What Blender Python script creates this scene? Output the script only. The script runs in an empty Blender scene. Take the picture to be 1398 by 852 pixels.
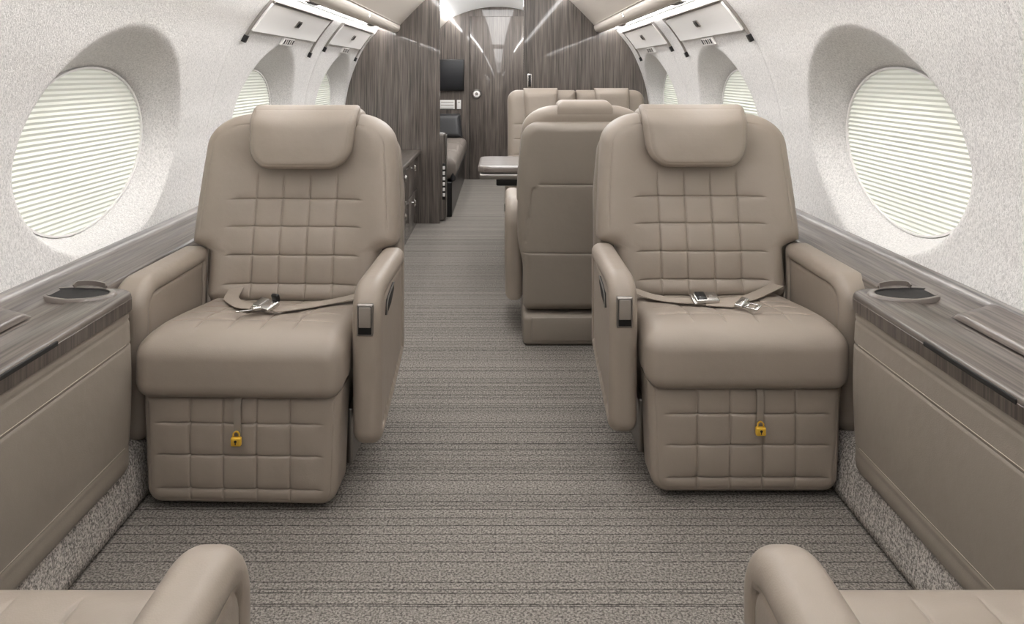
import bpy, math, random
import numpy as np
random.seed(4)
C = bpy.context.scene.collection
PI = math.pi
CAMX = 0.018

# ---------------------------------------------------------------- materials
def nmat(name):
    m = bpy.data.materials.new(name); m.use_nodes = True
    nt = m.node_tree
    return m, nt, nt.nodes, nt.links, nt.nodes['Principled BSDF']

def srgb(r, g, b):
    f = lambda c: (c/255/12.92) if c/255 <= .04045 else ((c/255+.055)/1.055)**2.4
    return (f(r), f(g), f(b), 1)

def plain(name, col, rough=.5, metal=0., coat=0., spec=.5):
    m, nt, N, L, B = nmat(name)
    B.inputs['Base Color'].default_value = srgb(*col)
    B.inputs['Roughness'].default_value = rough
    B.inputs['Metallic'].default_value = metal
    B.inputs['Coat Weight'].default_value = coat
    B.inputs['Specular IOR Level'].default_value = spec
    # faint surface variation
    tc = N.new('ShaderNodeTexCoord'); nz = N.new('ShaderNodeTexNoise'); nz.inputs['Scale'].default_value = 60
    L.new(tc.outputs['Object'], nz.inputs['Vector'])
    mr = N.new('ShaderNodeMapRange'); mr.inputs['To Min'].default_value = max(0, rough-.04); mr.inputs['To Max'].default_value = min(1, rough+.04)
    L.new(nz.outputs['Fac'], mr.inputs['Value']); L.new(mr.outputs['Result'], B.inputs['Roughness'])
    return m

def leather(name, col, rough=.42):
    m, nt, N, L, B = nmat(name)
    tc = N.new('ShaderNodeTexCoord')
    n1 = N.new('ShaderNodeTexNoise'); n1.inputs['Scale'].default_value = 7; n1.inputs['Detail'].default_value = 3
    L.new(tc.outputs['Object'], n1.inputs['Vector'])
    cr = N.new('ShaderNodeMix'); cr.data_type = 'RGBA'
    a = srgb(*col); cr.inputs['A'].default_value = tuple(c*.94 for c in a[:3])+(1,)
    cr.inputs['B'].default_value = tuple(min(1, c*1.06) for c in a[:3])+(1,)
    L.new(n1.outputs['Fac'], cr.inputs['Factor']); L.new(cr.outputs['Result'], B.inputs['Base Color'])
    v = N.new('ShaderNodeTexVoronoi'); v.inputs['Scale'].default_value = 420
    L.new(tc.outputs['Object'], v.inputs['Vector'])
    n2 = N.new('ShaderNodeTexNoise'); n2.inputs['Scale'].default_value = 25; n2.inputs['Detail'].default_value = 2
    L.new(tc.outputs['Object'], n2.inputs['Vector'])
    b1 = N.new('ShaderNodeBump'); b1.inputs['Strength'].default_value = .12; b1.inputs['Distance'].default_value = .001
    L.new(v.outputs['Distance'], b1.inputs['Height'])
    b2 = N.new('ShaderNodeBump'); b2.inputs['Strength'].default_value = .25; b2.inputs['Distance'].default_value = .004
    L.new(n2.outputs['Fac'], b2.inputs['Height']); L.new(b1.outputs['Normal'], b2.inputs['Normal'])
    L.new(b2.outputs['Normal'], B.inputs['Normal'])
    B.inputs['Roughness'].default_value = rough
    return m

def wood(name, axis, dark, light, rough=.16, coat=.6):
    """fine streaky grey-brown veneer with the grain running along one axis"""
    m, nt, N, L, B = nmat(name)
    tc = N.new('ShaderNodeTexCoord')
    def streak(s_across, s_along, detail):
        mp = N.new('ShaderNodeMapping')
        sc = [s_across]*3; sc[axis] = s_along; mp.inputs['Scale'].default_value = sc
        L.new(tc.outputs['Object'], mp.inputs['Vector'])
        n = N.new('ShaderNodeTexNoise'); n.inputs['Scale'].default_value = 1; n.inputs['Detail'].default_value = detail
        n.inputs['Roughness'].default_value = .6
        L.new(mp.outputs['Vector'], n.inputs['Vector']); return n
    a = streak(170, 3.5, 3); b = streak(38, 1.2, 2)
    mx = N.new('ShaderNodeMix'); mx.data_type = 'FLOAT'; mx.inputs['Factor'].default_value = .35
    L.new(a.outputs['Fac'], mx.inputs['A']); L.new(b.outputs['Fac'], mx.inputs['B'])
    r = N.new('ShaderNodeValToRGB')
    r.color_ramp.elements[0].position = .36; r.color_ramp.elements[0].color = srgb(*dark)
    r.color_ramp.elements[1].position = .64; r.color_ramp.elements[1].color = srgb(*light)
    L.new(mx.outputs['Result'], r.inputs['Fac']); L.new(r.outputs['Color'], B.inputs['Base Color'])
    B.inputs['Roughness'].default_value = .4
    B.inputs['Coat Weight'].default_value = coat; B.inputs['Coat Roughness'].default_value = rough
    return m

def fabric_wall(name, col):
    m, nt, N, L, B = nmat(name)
    tc = N.new('ShaderNodeTexCoord')
    mp = N.new('ShaderNodeMapping'); mp.inputs['Scale'].default_value = (1, 1, .55)
    L.new(tc.outputs['Object'], mp.inputs['Vector'])
    n = N.new('ShaderNodeTexNoise'); n.inputs['Scale'].default_value = 230; n.inputs['Detail'].default_value = 2
    n.inputs['Distortion'].default_value = 1.0
    L.new(mp.outputs['Vector'], n.inputs['Vector'])
    cr = N.new('ShaderNodeValToRGB'); a = srgb(*col)
    cr.color_ramp.elements[0].position = .33; cr.color_ramp.elements[0].color = tuple(c*.70 for c in a[:3])+(1,)
    cr.color_ramp.elements[1].position = .62; cr.color_ramp.elements[1].color = a
    L.new(n.outputs['Fac'], cr.inputs['Fac']); L.new(cr.outputs['Color'], B.inputs['Base Color'])
    bp = N.new('ShaderNodeBump'); bp.inputs['Strength'].default_value = .6; bp.inputs['Distance'].default_value = .003
    L.new(n.outputs['Fac'], bp.inputs['Height']); L.new(bp.outputs['Normal'], B.inputs['Normal'])
    B.inputs['Roughness'].default_value = .85
    B.inputs['Specular IOR Level'].default_value = .2
    return m

def carpet(name, col, axis=1, lines=True, ls=1.):
    m, nt, N, L, B = nmat(name)
    tc = N.new('ShaderNodeTexCoord')
    sep = N.new('ShaderNodeSeparateXYZ'); L.new(tc.outputs['Object'], sep.inputs['Vector'])
    a = srgb(*col)
    pile = N.new('ShaderNodeTexNoise'); pile.inputs['Scale'].default_value = 190; pile.inputs['Detail'].default_value = 3
    pile.inputs['Roughness'].default_value = .7
    L.new(tc.outputs['Object'], pile.inputs['Vector'])
    r = N.new('ShaderNodeValToRGB')
    r.color_ramp.elements[0].position = .38; r.color_ramp.elements[0].color = tuple(c*.42 for c in a[:3])+(1,)
    r.color_ramp.elements[1].position = .62; r.color_ramp.elements[1].color = tuple(min(1, c*1.65) for c in a[:3])+(1,)
    L.new(pile.outputs['Fac'], r.inputs['Fac'])
    col_out = r.outputs['Color']
    if lines:
        # woven ribs: thin dark lines across the aisle, irregularly spaced and broken
        wob = N.new('ShaderNodeTexNoise'); wob.inputs['Scale'].default_value = 3.0
        L.new(tc.outputs['Object'], wob.inputs['Vector'])
        w2 = N.new('ShaderNodeMath'); w2.operation = 'MULTIPLY_ADD'; w2.inputs[1].default_value = .006
        L.new(wob.outputs['Fac'], w2.inputs[0]); L.new(sep.outputs[axis], w2.inputs[2])
        def lineset(period, width, thresh, seed):
            sc = N.new('ShaderNodeMath'); sc.operation = 'MULTIPLY'; sc.inputs[1].default_value = 1/period
            L.new(w2.outputs[0], sc.inputs[0])
            fr = N.new('ShaderNodeMath'); fr.operation = 'FRACT'; L.new(sc.outputs[0], fr.inputs[0])
            ls = N.new('ShaderNodeMath'); ls.operation = 'LESS_THAN'; ls.inputs[1].default_value = width/period
            L.new(fr.outputs[0], ls.inputs[0])
            fl = N.new('ShaderNodeMath'); fl.operation = 'FLOOR'; L.new(sc.outputs[0], fl.inputs[0])
            wn = N.new('ShaderNodeTexWhiteNoise'); wn.noise_dimensions = '1D'
            ad = N.new('ShaderNodeMath'); ad.operation = 'ADD'; ad.inputs[1].default_value = seed
            L.new(fl.outputs[0], ad.inputs[0]); L.new(ad.outputs[0], wn.inputs['W'])
            gt = N.new('ShaderNodeMath'); gt.operation = 'GREATER_THAN'; gt.inputs[1].default_value = thresh
            L.new(wn.outputs['Value'], gt.inputs[0])
            mu = N.new('ShaderNodeMath'); mu.operation = 'MULTIPLY'
            L.new(ls.outputs[0], mu.inputs[0]); L.new(gt.outputs[0], mu.inputs[1]); return mu
        l1 = lineset(.0330, .0034, .22, 3.1); l2 = lineset(.0125, .0028, .80, 9.7)
        mxx = N.new('ShaderNodeMath'); mxx.operation = 'MAXIMUM'
        L.new(l1.outputs[0], mxx.inputs[0]); L.new(l2.outputs[0], mxx.inputs[1])
        brk = N.new('ShaderNodeTexNoise'); brk.inputs['Scale'].default_value = 55; brk.inputs['Detail'].default_value = 1
        L.new(tc.outputs['Object'], brk.inputs['Vector'])
        bm_ = N.new('ShaderNodeMapRange'); bm_.inputs['From Min'].default_value = .32; bm_.inputs['From Max'].default_value = .58
        bm_.inputs['To Min'].default_value = .35*ls; bm_.inputs['To Max'].default_value = .85*ls
        L.new(brk.outputs['Fac'], bm_.inputs['Value'])
        fm = N.new('ShaderNodeMath'); fm.operation = 'MULTIPLY'
        L.new(mxx.outputs[0], fm.inputs[0]); L.new(bm_.outputs['Result'], fm.inputs[1])
        # broad light and dark bands of yarn
        bs = N.new('ShaderNodeMath'); bs.operation = 'MULTIPLY'; bs.inputs[1].default_value = 14
        L.new(sep.outputs[axis], bs.inputs[0])
        bn = N.new('ShaderNodeTexNoise'); bn.noise_dimensions = '1D'; bn.inputs['Scale'].default_value = 1; bn.inputs['Detail'].default_value = 2
        L.new(bs.outputs[0], bn.inputs['W'])
        bb = N.new('ShaderNodeMapRange'); bb.inputs['From Min'].default_value = .3; bb.inputs['From Max'].default_value = .7
        bb.inputs['To Min'].default_value = .93; bb.inputs['To Max'].default_value = 1.06
        L.new(bn.outputs['Fac'], bb.inputs['Value'])
        vm = N.new('ShaderNodeVectorMath'); vm.operation = 'SCALE'
        L.new(col_out, vm.inputs[0]); L.new(bb.outputs['Result'], vm.inputs['Scale'])
        mx = N.new('ShaderNodeMix'); mx.data_type = 'RGBA'
        L.new(fm.outputs[0], mx.inputs['Factor']); L.new(vm.outputs['Vector'], mx.inputs['A'])
        mx.inputs['B'].default_value = tuple(c*.16 for c in a[:3])+(1,)
        col_out = mx.outputs['Result']
    L.new(col_out, B.inputs['Base Color'])
    bp = N.new('ShaderNodeBump'); bp.inputs['Strength'].default_value = .7; bp.inputs['Distance'].default_value = .004
    L.new(pile.outputs['Fac'], bp.inputs['Height']); L.new(bp.outputs['Normal'], B.inputs['Normal'])
    B.inputs['Roughness'].default_value = .95; B.inputs['Specular IOR Level'].default_value = .1
    return m

def emit(name, col, s):
    m, nt, N, L, B = nmat(name)
    B.inputs['Base Color'].default_value = (1, 1, 1, 1)
    B.inputs['Emission Color'].default_value = col
    B.inputs['Emission Strength'].default_value = s
    return m

def blind_mat():
    m, nt, N, L, B = nmat('pleated_blind_cloth')
    B.inputs['Base Color'].default_value = srgb(220, 222, 213)
    B.inputs['Roughness'].default_value = .8
    B.inputs['Specular IOR Level'].default_value = .15
    B.inputs['Emission Color'].default_value = (.97, 1, .93, 1)      # daylight glowing through the cloth
    B.inputs['Emission Strength'].default_value = BLIND_GLOW
    return m

BLIND_GLOW = .12
M = {}
M['leather'] = leather('taupe_leather', (143, 132, 121), .48)
M['leather_in'] = leather('taupe_leather_shell', (133, 124, 114), .48)
M['leather_cab'] = leather('taupe_cabinet_leather', (137, 128, 118), .48)
M['leather_black'] = leather('charcoal_leather', (38, 38, 40), .4)
M['brown_cloth'] = leather('brown_grey_cloth', (112, 104, 97), .7)
M['wood_v'] = wood('dark_veneer_vertical', 2, (47, 41, 38), (112, 103, 96), .035, .8)
M['wood_y'] = wood('grey_veneer_lengthwise', 1, (52, 46, 42), (108, 100, 93), .14, .35)
M['wood_edge'] = wood('grey_veneer_edge', 2, (44, 38, 35), (98, 89, 82), .2, .3)
M['wall'] = fabric_wall('woven_wall_covering', (226, 224, 222))
M['carpet'] = carpet('striped_carpet', (126, 121, 115))
M['carpet_kick'] = carpet('kick_carpet', (168, 162, 156), 1, True, .5)
M['cream'] = plain('cream_lining', (214, 206, 197), .5)
M['white_plastic'] = plain('white_plastic', (232, 230, 228), .35)
M['ceiling'] = plain('white_headliner', (240, 240, 240), .7)
M['chrome'] = plain('satin_chrome', (205, 203, 200), .22, 1.)
M['steel'] = plain('brushed_metal', (150, 146, 142), .35, 1.)
M['black'] = plain('black_plastic', (14, 14, 15), .3)
M['dark'] = plain('dark_gap', (24, 22, 21), .7)
M['screen'] = plain('screen_glass', (9, 11, 17), .5)
M['grey'] = plain('grey_plastic', (128, 120, 112), .45)
M['belt'] = leather('belt_webbing', (150, 139, 128), .75)
M['wood_x'] = wood('glossy_table_veneer', 0, (84, 76, 71), (128, 119, 112), .08, .7)
M['stone'] = plain('grey_moulded_rim', (112, 104, 98), .3, 0, .6)
M['gold'] = plain('brass', (235, 190, 70), .3, .55)
M['blind'] = blind_mat()
M['thread'] = plain('pale_thread', (190, 178, 164), .8)
M['led'] = emit('led_strip', (1, .99, .98, 1), 14)
M['led_wall'] = emit('led_wall_wash', (1, .99, .985, 1), 25)
M['led_far'] = emit('far_cove_led', (1, .99, .98, 1), 34)
M['lamp'] = emit('downlight_lens', (1, .98, .95, 1), 10)

# ---------------------------------------------------------------- mesh helpers
def link(name, me, mat, parent=None, smooth=True):
    o = bpy.data.objects.new(name, me); C.objects.link(o)
    if mat is not None and len(me.materials) == 0:
        me.materials.append(mat)
    if smooth:
        me.shade_smooth()
    if parent is not None:
        o.parent = parent
    return o

def mesh_np(name, V, F):
    me = bpy.data.meshes.new(name)
    me.from_pydata([tuple(map(float, v)) for v in V], [], [tuple(int(i) for i in f) for f in F])
    me.validate(); me.update()
    return me

class MB:
    """collects boxes, tubes, grids as one mesh"""
    def __init__(s): s.V = []; s.F = []
    def add(s, V, F):
        b = len(s.V); s.V += [tuple(v) for v in V]; s.F += [tuple(i+b for i in f) for f in F]; return s
    def rbox(s, x0, x1, y0, y1, z0, z1, r=.004, n=3):
        V, F = rbox_mesh(x0, x1, y0, y1, z0, z1, r, n); return s.add(V, F)
    def tube(s, p, q, r, n=16, r2=None):
        p = np.array(p, float); q = np.array(q, float); d = q-p; L = np.linalg.norm(d); d /= L
        a = np.array([0, 0, 1.]) if abs(d[2]) < .9 else np.array([1., 0, 0])
        u = np.cross(d, a); u /= np.linalg.norm(u); w = np.cross(d, u)
        r2 = r if r2 is None else r2; e = min(r, r2)*.2
        rings = [(p, r-e), (p+d*e, r), (q-d*e, r2), (q, r2-e)]
        V = []; F = []
        for c, rr in rings:
            for i in range(n):
                t = 2*PI*i/n; V.append(c+rr*(math.cos(t)*u+math.sin(t)*w))
        for k in range(3):
            for i in range(n):
                j = (i+1) % n; F.append((k*n+i, k*n+j, (k+1)*n+j, (k+1)*n+i))
        F.append(tuple(range(n-1, -1, -1))); F.append(tuple(range(3*n, 4*n)))
        return s.add(V, F)
    def ribbon(s, pts, width, thick, side=None):
        """flat strap along 3-D points; side = list of width directions (unit)"""
        P = catmull(pts, 8); n = len(P)
        if side is None: side = [(0, 1, 0)]*len(pts)
        S = catmull(side, 8)
        V = []; F = []
        for i in range(n):
            d = P[min(i+1, n-1)]-P[max(i-1, 0)]; d /= np.linalg.norm(d)
            w = S[i]/np.linalg.norm(S[i]); w = w-d*np.dot(w, d); w /= np.linalg.norm(w); u = np.cross(d, w)
            for a, b in ((-1, -1), (1, -1), (1, 1), (-1, 1)):
                V.append(P[i]+w*a*width/2+u*b*thick/2)
        for i in range(n-1):
            for k in range(4):
                j = (k+1) % 4; F.append((i*4+k, i*4+j, i*4+4+j, i*4+4+k))
        F.append((3, 2, 1, 0)); F.append(tuple(n*4-4+k for k in range(4)))
        return s.add(V, F)
    def build(s, name, mat, parent=None, smooth=False):
        me = mesh_np(name, s.V, s.F)
        fix_normals(me)
        o = link(name, me, mat, parent, smooth)
        if smooth: me.set_sharp_from_angle(angle=math.radians(40))
        return o

def fix_normals(me, merge=0):
    import bmesh
    bm = bmesh.new(); bm.from_mesh(me)
    if merge: bmesh.ops.remove_doubles(bm, verts=bm.verts, dist=merge)
    bmesh.ops.recalc_face_normals(bm, faces=bm.faces)
    bm.to_mesh(me); bm.free(); me.update()

def catmull(pts, k):
    P = [np.array(p, float) for p in pts]
    P = [2*P[0]-P[1]]+P+[2*P[-1]-P[-2]]
    out = []
    for i in range(1, len(P)-2):
        for j in range(k):
            t = j/k; a, b, c, d = P[i-1:i+3]
            out.append(.5*((2*b)+(-a+c)*t+(2*a-5*b+4*c-d)*t*t+(-a+3*b-3*c+d)*t**3))
    out.append(P[-2]); return out

def rbox_mesh(x0, x1, y0, y1, z0, z1, r, n=3):
    """box with rounded edges and corners"""
    lo = np.array([x0, y0, z0]); hi = np.array([x1, y1, z1])
    r = min(r, (hi-lo).min()/2*.999)
    def ticks(a, b):
        t = [a+r-r*math.cos(PI/2*i/n*1.0) for i in range(n+1)]
        t = [a+r*(1-math.cos(PI/2*i/n)) for i in range(n+1)]
        u = [b-(q-a) for q in t][::-1]
        return t+u
    T = [ticks(lo[i], hi[i]) for i in range(3)]
    V = []; F = []; idx = {}
    def vid(i, j, k):
        key = (i, j, k)
        if key not in idx:
            p = np.array([T[0][i], T[1][j], T[2][k]])
            c = np.minimum(np.maximum(p, lo+r), hi-r); d = p-c; L = np.linalg.norm(d)
            if L > 1e-9: p = c+d/L*r
            idx[key] = len(V); V.append(p)
        return idx[key]
    m = 2*n+1
    for a in range(m):
        for b in range(m):
            F.append((vid(0, a, b), vid(0, a, b+1), vid(0, a+1, b+1), vid(0, a+1, b)))
            F.append((vid(m, a, b), vid(m, a+1, b), vid(m, a+1, b+1), vid(m, a, b+1)))
            F.append((vid(a, 0, b), vid(a+1, 0, b), vid(a+1, 0, b+1), vid(a, 0, b+1)))
            F.append((vid(a, m, b), vid(a, m, b+1), vid(a+1, m, b+1), vid(a+1, m, b)))
            F.append((vid(a, b, 0), vid(a, b+1, 0), vid(a+1, b+1, 0), vid(a+1, b, 0)))
            F.append((vid(a, b, m), vid(a+1, b, m), vid(a+1, b+1, m), vid(a, b+1, m)))
    return V, F

def ss(a, b, x):
    t = np.clip((x-a)/(b-a), 0, 1); return t*t*(3-2*t)

def cosgrid(n, k=.6):
    t = np.linspace(-1, 1, n); return (1-k)*t+k*np.sin(t*PI/2)

def outline_round(u0, u1, half0, half1, rb, rt):
    """half width as a function of u with rounded corners rb (at u0) and rt (at u1)"""
    def f(u):
        h = half0+(half1-half0)*(u-u0)/(u1-u0)
        a = np.clip((u0+rb-u)/max(rb, 1e-6), 0, 1); b = np.clip((u-(u1-rt))/max(rt, 1e-6), 0, 1)
        return h-rb*(1-np.sqrt(1-a*a))-rt*(1-np.sqrt(1-b*b))
    return f

MARG = np.array([0, .0006, .002, .004, .0068, .010, .014, .0185, .0235, .029, .035, .042])
SOFF = [-.0065, -.0035, -.0016, 0, .0016, .0035, .0065]
def ticks(p, q, seams, h):
    """sorted positions in [p,q]: a regular run with extra ones at each seam"""
    t = list(np.linspace(p, q, max(2, int(round((q-p)/h))+1)))
    extra = [c+o for c in seams for o in SOFF if p < c+o < q]
    t = [x for x in t if x in (t[0], t[-1]) or min([abs(x-e) for e in extra]+[1]) > .0028]
    return np.array(sorted(t+extra))
def slab(lft, rgt, u0, u1, T, R, front=None, back=None, useams=(), vseams=(), dseams=(), h=.010):
    """Soft upholstered slab. Plan plane (v,u): v between lft(u) and rgt(u), u between u0 and u1; thickness T along w.
    front(v,u,d) / back(v,u,d) displace the faces outwards; d = distance to the outline. Grid lines are packed at the seams.
    Returns vertices (v,u,w) and faces; w = -T/2 is the front face."""
    mg = np.array(sorted(set(list(MARG)+[round(c+o, 5) for c in dseams for o in (-.003, -.0014, 0, .0014, .003)]))); mg = mg[mg >= 0]
    span_u = u1-u0
    if mg[-1]*2.2 > span_u: mg_u = mg*(span_u/2.2/mg[-1])
    else: mg_u = mg
    uu = np.concatenate([u0+mg_u[:-1], ticks(u0+mg_u[-1], u1-mg_u[-1], useams, h), u1-mg_u[:-1][::-1]])
    L_ = lft(uu)+0*uu; R_ = rgt(uu)+0*uu
    vm = (L_+R_)/2; wref = (R_-L_).max(); l0 = vm[len(vm)//2]
    if len(vseams): p, q = min(vseams)-.012, max(vseams)+.012
    else: p, q = float(np.median(vm))-.2*wref, float(np.median(vm))+.2*wref
    Tin = ticks(p, q, vseams, h)
    nf = max(1, int(round(((wref-(q-p))/2-mg[-1])/h)))
    rows = []
    for l, r in zip(L_, R_):
        m = mg*min(1, (r-l)*.30/mg[-1]); a, b = l+m[-1], r-m[-1]
        pp = max(p, a+.002) if p > a+.001 else a+.002*(b-a); qq = min(q, b-.002) if q < b-.001 else b-.002*(b-a)
        if pp >= qq: pp = a+.3*(b-a); qq = a+.7*(b-a)
        inn = pp+(Tin-p)/(q-p)*(qq-pp)
        fl = a+(pp-a)*np.arange(nf)/nf; fr_ = qq+(b-qq)*np.arange(1, nf+1)/nf
        rows.append(np.concatenate([l+m[:-1], fl, inn, fr_, (r-m[:-1])[::-1]]))
    Vv = np.array(rows); nu, nv = Vv.shape; Uu = np.repeat(uu[:, None], nv, 1)
    ud = (u0+u1)/2+(u1-u0)/2*cosgrid(150, .97)
    O = np.concatenate([np.stack([lft(ud)+0*ud, ud], 1), np.stack([rgt(ud)+0*ud, ud], 1)[::-1]])
    A_ = O; B_ = np.roll(O, -1, 0)-O; BB = np.maximum((B_**2).sum(1), 1e-12)
    P = np.stack([Vv.ravel(), Uu.ravel()], 1); d = np.empty(len(P))
    for i in range(0, len(P), 3000):
        w_ = P[i:i+3000][:, None, :]-A_[None]
        tt = np.clip((w_*B_[None]).sum(2)/BB[None], 0, 1)
        d[i:i+3000] = np.sqrt(((w_-tt[:, :, None]*B_[None])**2).sum(2).min(1))
    d = d.reshape(nu, nv); d[0, :] = d[-1, :] = d[:, 0] = d[:, -1] = 0
    Rw = min(R, T/2)
    t = np.clip(d/R, 0, 1); rise = Rw*np.sqrt(np.clip(1-(1-t)**2, 0, 1))
    ff = front(Vv, Uu, d) if front else 0
    bb = back(Vv, Uu, d) if back else 0
    wf = -(T/2-Rw)-rise-ff*t; wb = (T/2-Rw)+rise+bb*t
    V = np.concatenate([np.stack([Vv, Uu, wf], 2).reshape(-1, 3), np.stack([Vv, Uu, wb], 2).reshape(-1, 3)])
    F = []
    n = nu*nv
    for i in range(nu-1):
        for j in range(nv-1):
            a = i*nv+j
            F.append((a, a+1, a+nv+1, a+nv)); F.append((n+a, n+a+nv, n+a+nv+1, n+a+1))
    for j in range(nv-1):
        F.append((j, n+j, n+j+1, j+1)); a = (nu-1)*nv+j; F.append((a, a+1, n+a+1, n+a))
    for i in range(nu-1):
        a = i*nv; F.append((a, a+nv, n+a+nv, n+a)); a = i*nv+nv-1; F.append((a, n+a, n+a+nv, a+nv))
    return V, F

def build_slab(name, VF, warp, mat, parent):
    V, F = VF
    V = warp(V)
    me = mesh_np(name, V, F); fix_normals(me, 1e-5)
    return link(name, me, mat, parent)

def crease(d, A=.006, w=.006):
    """stitched seam: a soft valley with a narrow sewn groove at its bottom"""
    return -A*.62*np.exp(-np.abs(d)/(w*1.35))-(.0012+A*.38)*np.exp(-(d/.0017)**2)

def span(x, a, b, s=.012):
    """1 inside [a,b], fading out"""
    return ss(a-s, a+s, x)*(1-ss(b-s, b+s, x))

def empty(name, loc, rz=0.):
    o = bpy.data.objects.new(name, None); C.objects.link(o)
    o.location = loc; o.rotation_euler = (0, 0, rz); o.empty_display_size = .1
    return o

def tag(o, label=None, cat=None, group=None, kind=None):
    if label: o['label'] = label
    if cat: o['category'] = cat
    if group: o['group'] = group
    if kind: o['kind'] = kind
    return o

def struct(o):
    o['kind'] = 'structure'; return o

def copy_tree(o, parent=None):
    c = o.copy(); C.objects.link(c); c.parent = parent
    for ch in list(o.children): copy_tree(ch, c)
    return c

def box(name, x0, x1, y0, y1, z0, z1, mat, parent=None, r=.004, n=3):
    b = MB(); b.rbox(x0, x1, y0, y1, z0, z1, r, n)
    return b.build(name, mat, parent, True)

def extrude_y(name, prof, y0, y1, mat, closed=False, parent=None, smooth=True, ys=None, ang=40):
    ys = ys if ys is not None else [y0, y1]
    V = []; F = []; n = len(prof)
    for y in ys:
        for (x, z) in prof: V.append((x, y, z))
    m = n if closed else n-1
    for k in range(len(ys)-1):
        for i in range(m):
            j = (i+1) % n; F.append((k*n+i, k*n+j, (k+1)*n+j, (k+1)*n+i))
    if closed:
        F.append(tuple(range(n))); F.append(tuple(range((len(ys)-1)*n+n-1, (len(ys)-1)*n-1, -1)))
    me = mesh_np(name, V, F)
    if closed: fix_normals(me)
    o = link(name, me, mat, parent, smooth)
    if smooth: me.set_sharp_from_angle(angle=math.radians(ang))
    return o

# ================================================================ SETTING
Y0, YP, YE = -2.6, 5.36, 7.6          # rear closing wall, partition, end wall
ZPROF = np.array([.50, .56, .70, .85, 1.0, 1.1, 1.2, 1.27, 1.33, 1.38, 1.42])
XPROF = np.array([1.09, 1.105, 1.120, 1.115, 1.088, 1.058, 1.018, .983, .941, .900, .862])
def smooth_interp(z):
    z = np.asarray(z, float)
    k = np.linspace(-.03, .03, 7)
    return sum(np.interp(z+q, ZPROF, XPROF) for q in k)/7
def wallX(z): return smooth_interp(z)
WZ, WA, WB = .876, .34, .24           # window centre height, semi length, semi height
WY = [2.13, 3.51, 4.89]
def blindX(z): return 1.174+(1.116-np.asarray(z))*.094
SEAMS_Y = [1.42, 2.82, 4.2]

def make_wall(side, name):
    ys = list(np.arange(Y0, YE+.001, .08))
    for w in WY: ys += list(np.arange(w-.56, w+.561, .0095))
    for s in SEAMS_Y: ys += [s-.006, s-.003, s, s+.003, s+.006]
    ys = np.array(sorted(set(np.round(ys, 4))))
    zs = np.arange(.50, 1.4201, .0092)
    Yg, Zg = np.meshgrid(ys, zs, indexing='ij')
    X = wallX(Zg)
    hole = np.zeros_like(X, bool)
    for w in WY:
        dy = Yg-w; dz = Zg-WZ
        r = np.sqrt((dy/WA)**2+(dz/WB)**2)+1e-9
        rad = np.sqrt(dy**2+dz**2)
        dist = rad*(1-1/r)                                   # distance outside the ellipse, roughly
        th = dz/np.maximum(rad, 1e-6)
        slope = 1.0+.50*np.clip(th, 0, 1)**1.3*(.62+.50*ss(-.30, .22, dy))+1.6*np.clip(-th, 0, 1)**1.5
        fx = blindX(Zg)+.006-np.maximum(dist, 0)*slope
        fx = np.where(r < 1, blindX(Zg)+.006+.03, fx)
        k = .009                                             # smooth minimum of wall and reveal
        h = np.clip(.5+.5*(fx-X)/k, 0, 1)
        sm = fx*(1-h)+X*h-k*h*(1-h)
        # reveal lies outboard of the wall: take the smooth maximum
        h2 = np.clip(.5+.5*(X-fx)/k, 0, 1)
        smx = fx*(1-h2)+X*h2+k*h2*(1-h2)
        X = np.where(rad < .62, smx, X)
        hole |= r < .93
    for s in SEAMS_Y:
        X = X+.003*np.exp(-((Yg-s)/.0025)**2)
    n, m = X.shape
    V = np.stack([side*X, Yg, Zg], 2).reshape(-1, 3)
    F = []
    for i in range(n-1):
        for j in range(m-1):
            if hole[i, j] and hole[i+1, j] and hole[i, j+1] and hole[i+1, j+1]: continue
            a = i*m+j
            f = (a, a+1, a+m+1, a+m)
            F.append(f if side < 0 else f[::-1])
    me = mesh_np(name, V, F)
    return struct(link(name, me, M['wall']))
make_wall(-1, 'wall_left'); make_wall(1, 'wall_right')

# floor
b = MB(); b.add([(-1.0, Y0, 0), (1.0, Y0, 0), (1.0, YE, 0), (-1.0, YE, 0)], [(0, 1, 2, 3)])
struct(b.build('floor', M['carpet']))
# carpeted kick boards
for s, nm in ((-1, 'baseboard_left'), (1, 'baseboard_right')):
    prof = [(.908*s, 0), (.906*s, .007), (.893*s, .011), (.895*s, .03), (.898*s, .05), (.906*s, .10), (.918*s, .135), (.94*s, .152), (1.0*s, .158)]
    o = extrude_y(nm, prof, Y0, YE, M['carpet_kick'], ang=80); struct(o)
# lower side lining, leather, in the seat bays
for s, nm in ((-1, 'trim_1'), (1, 'trim_2')):
    prof = [(1.0*s, .15), (1.0*s, .47), (1.004*s, .50)]
    o = extrude_y(nm, prof, Y0, YE, M['leather_cab']); struct(o)
# narrow wooden ledge under the windows, running the whole cabin
for s, nm in ((-1, 'trim_3'), (1, 'trim_4')):
    prof = [(1.0*s, .495), (.985*s, .500), (.982*s, .515), (.986*s, .548), (.995*s, .556), (1.045*s, .558),
            (1.055*s, .562), (1.066*s, .572), (1.082*s, .580), (1.098*s, .590), (1.110*s, .604)]
    o = extrude_y(nm, prof, Y0, YE, M['wood_y'], ang=50); struct(o)

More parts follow.
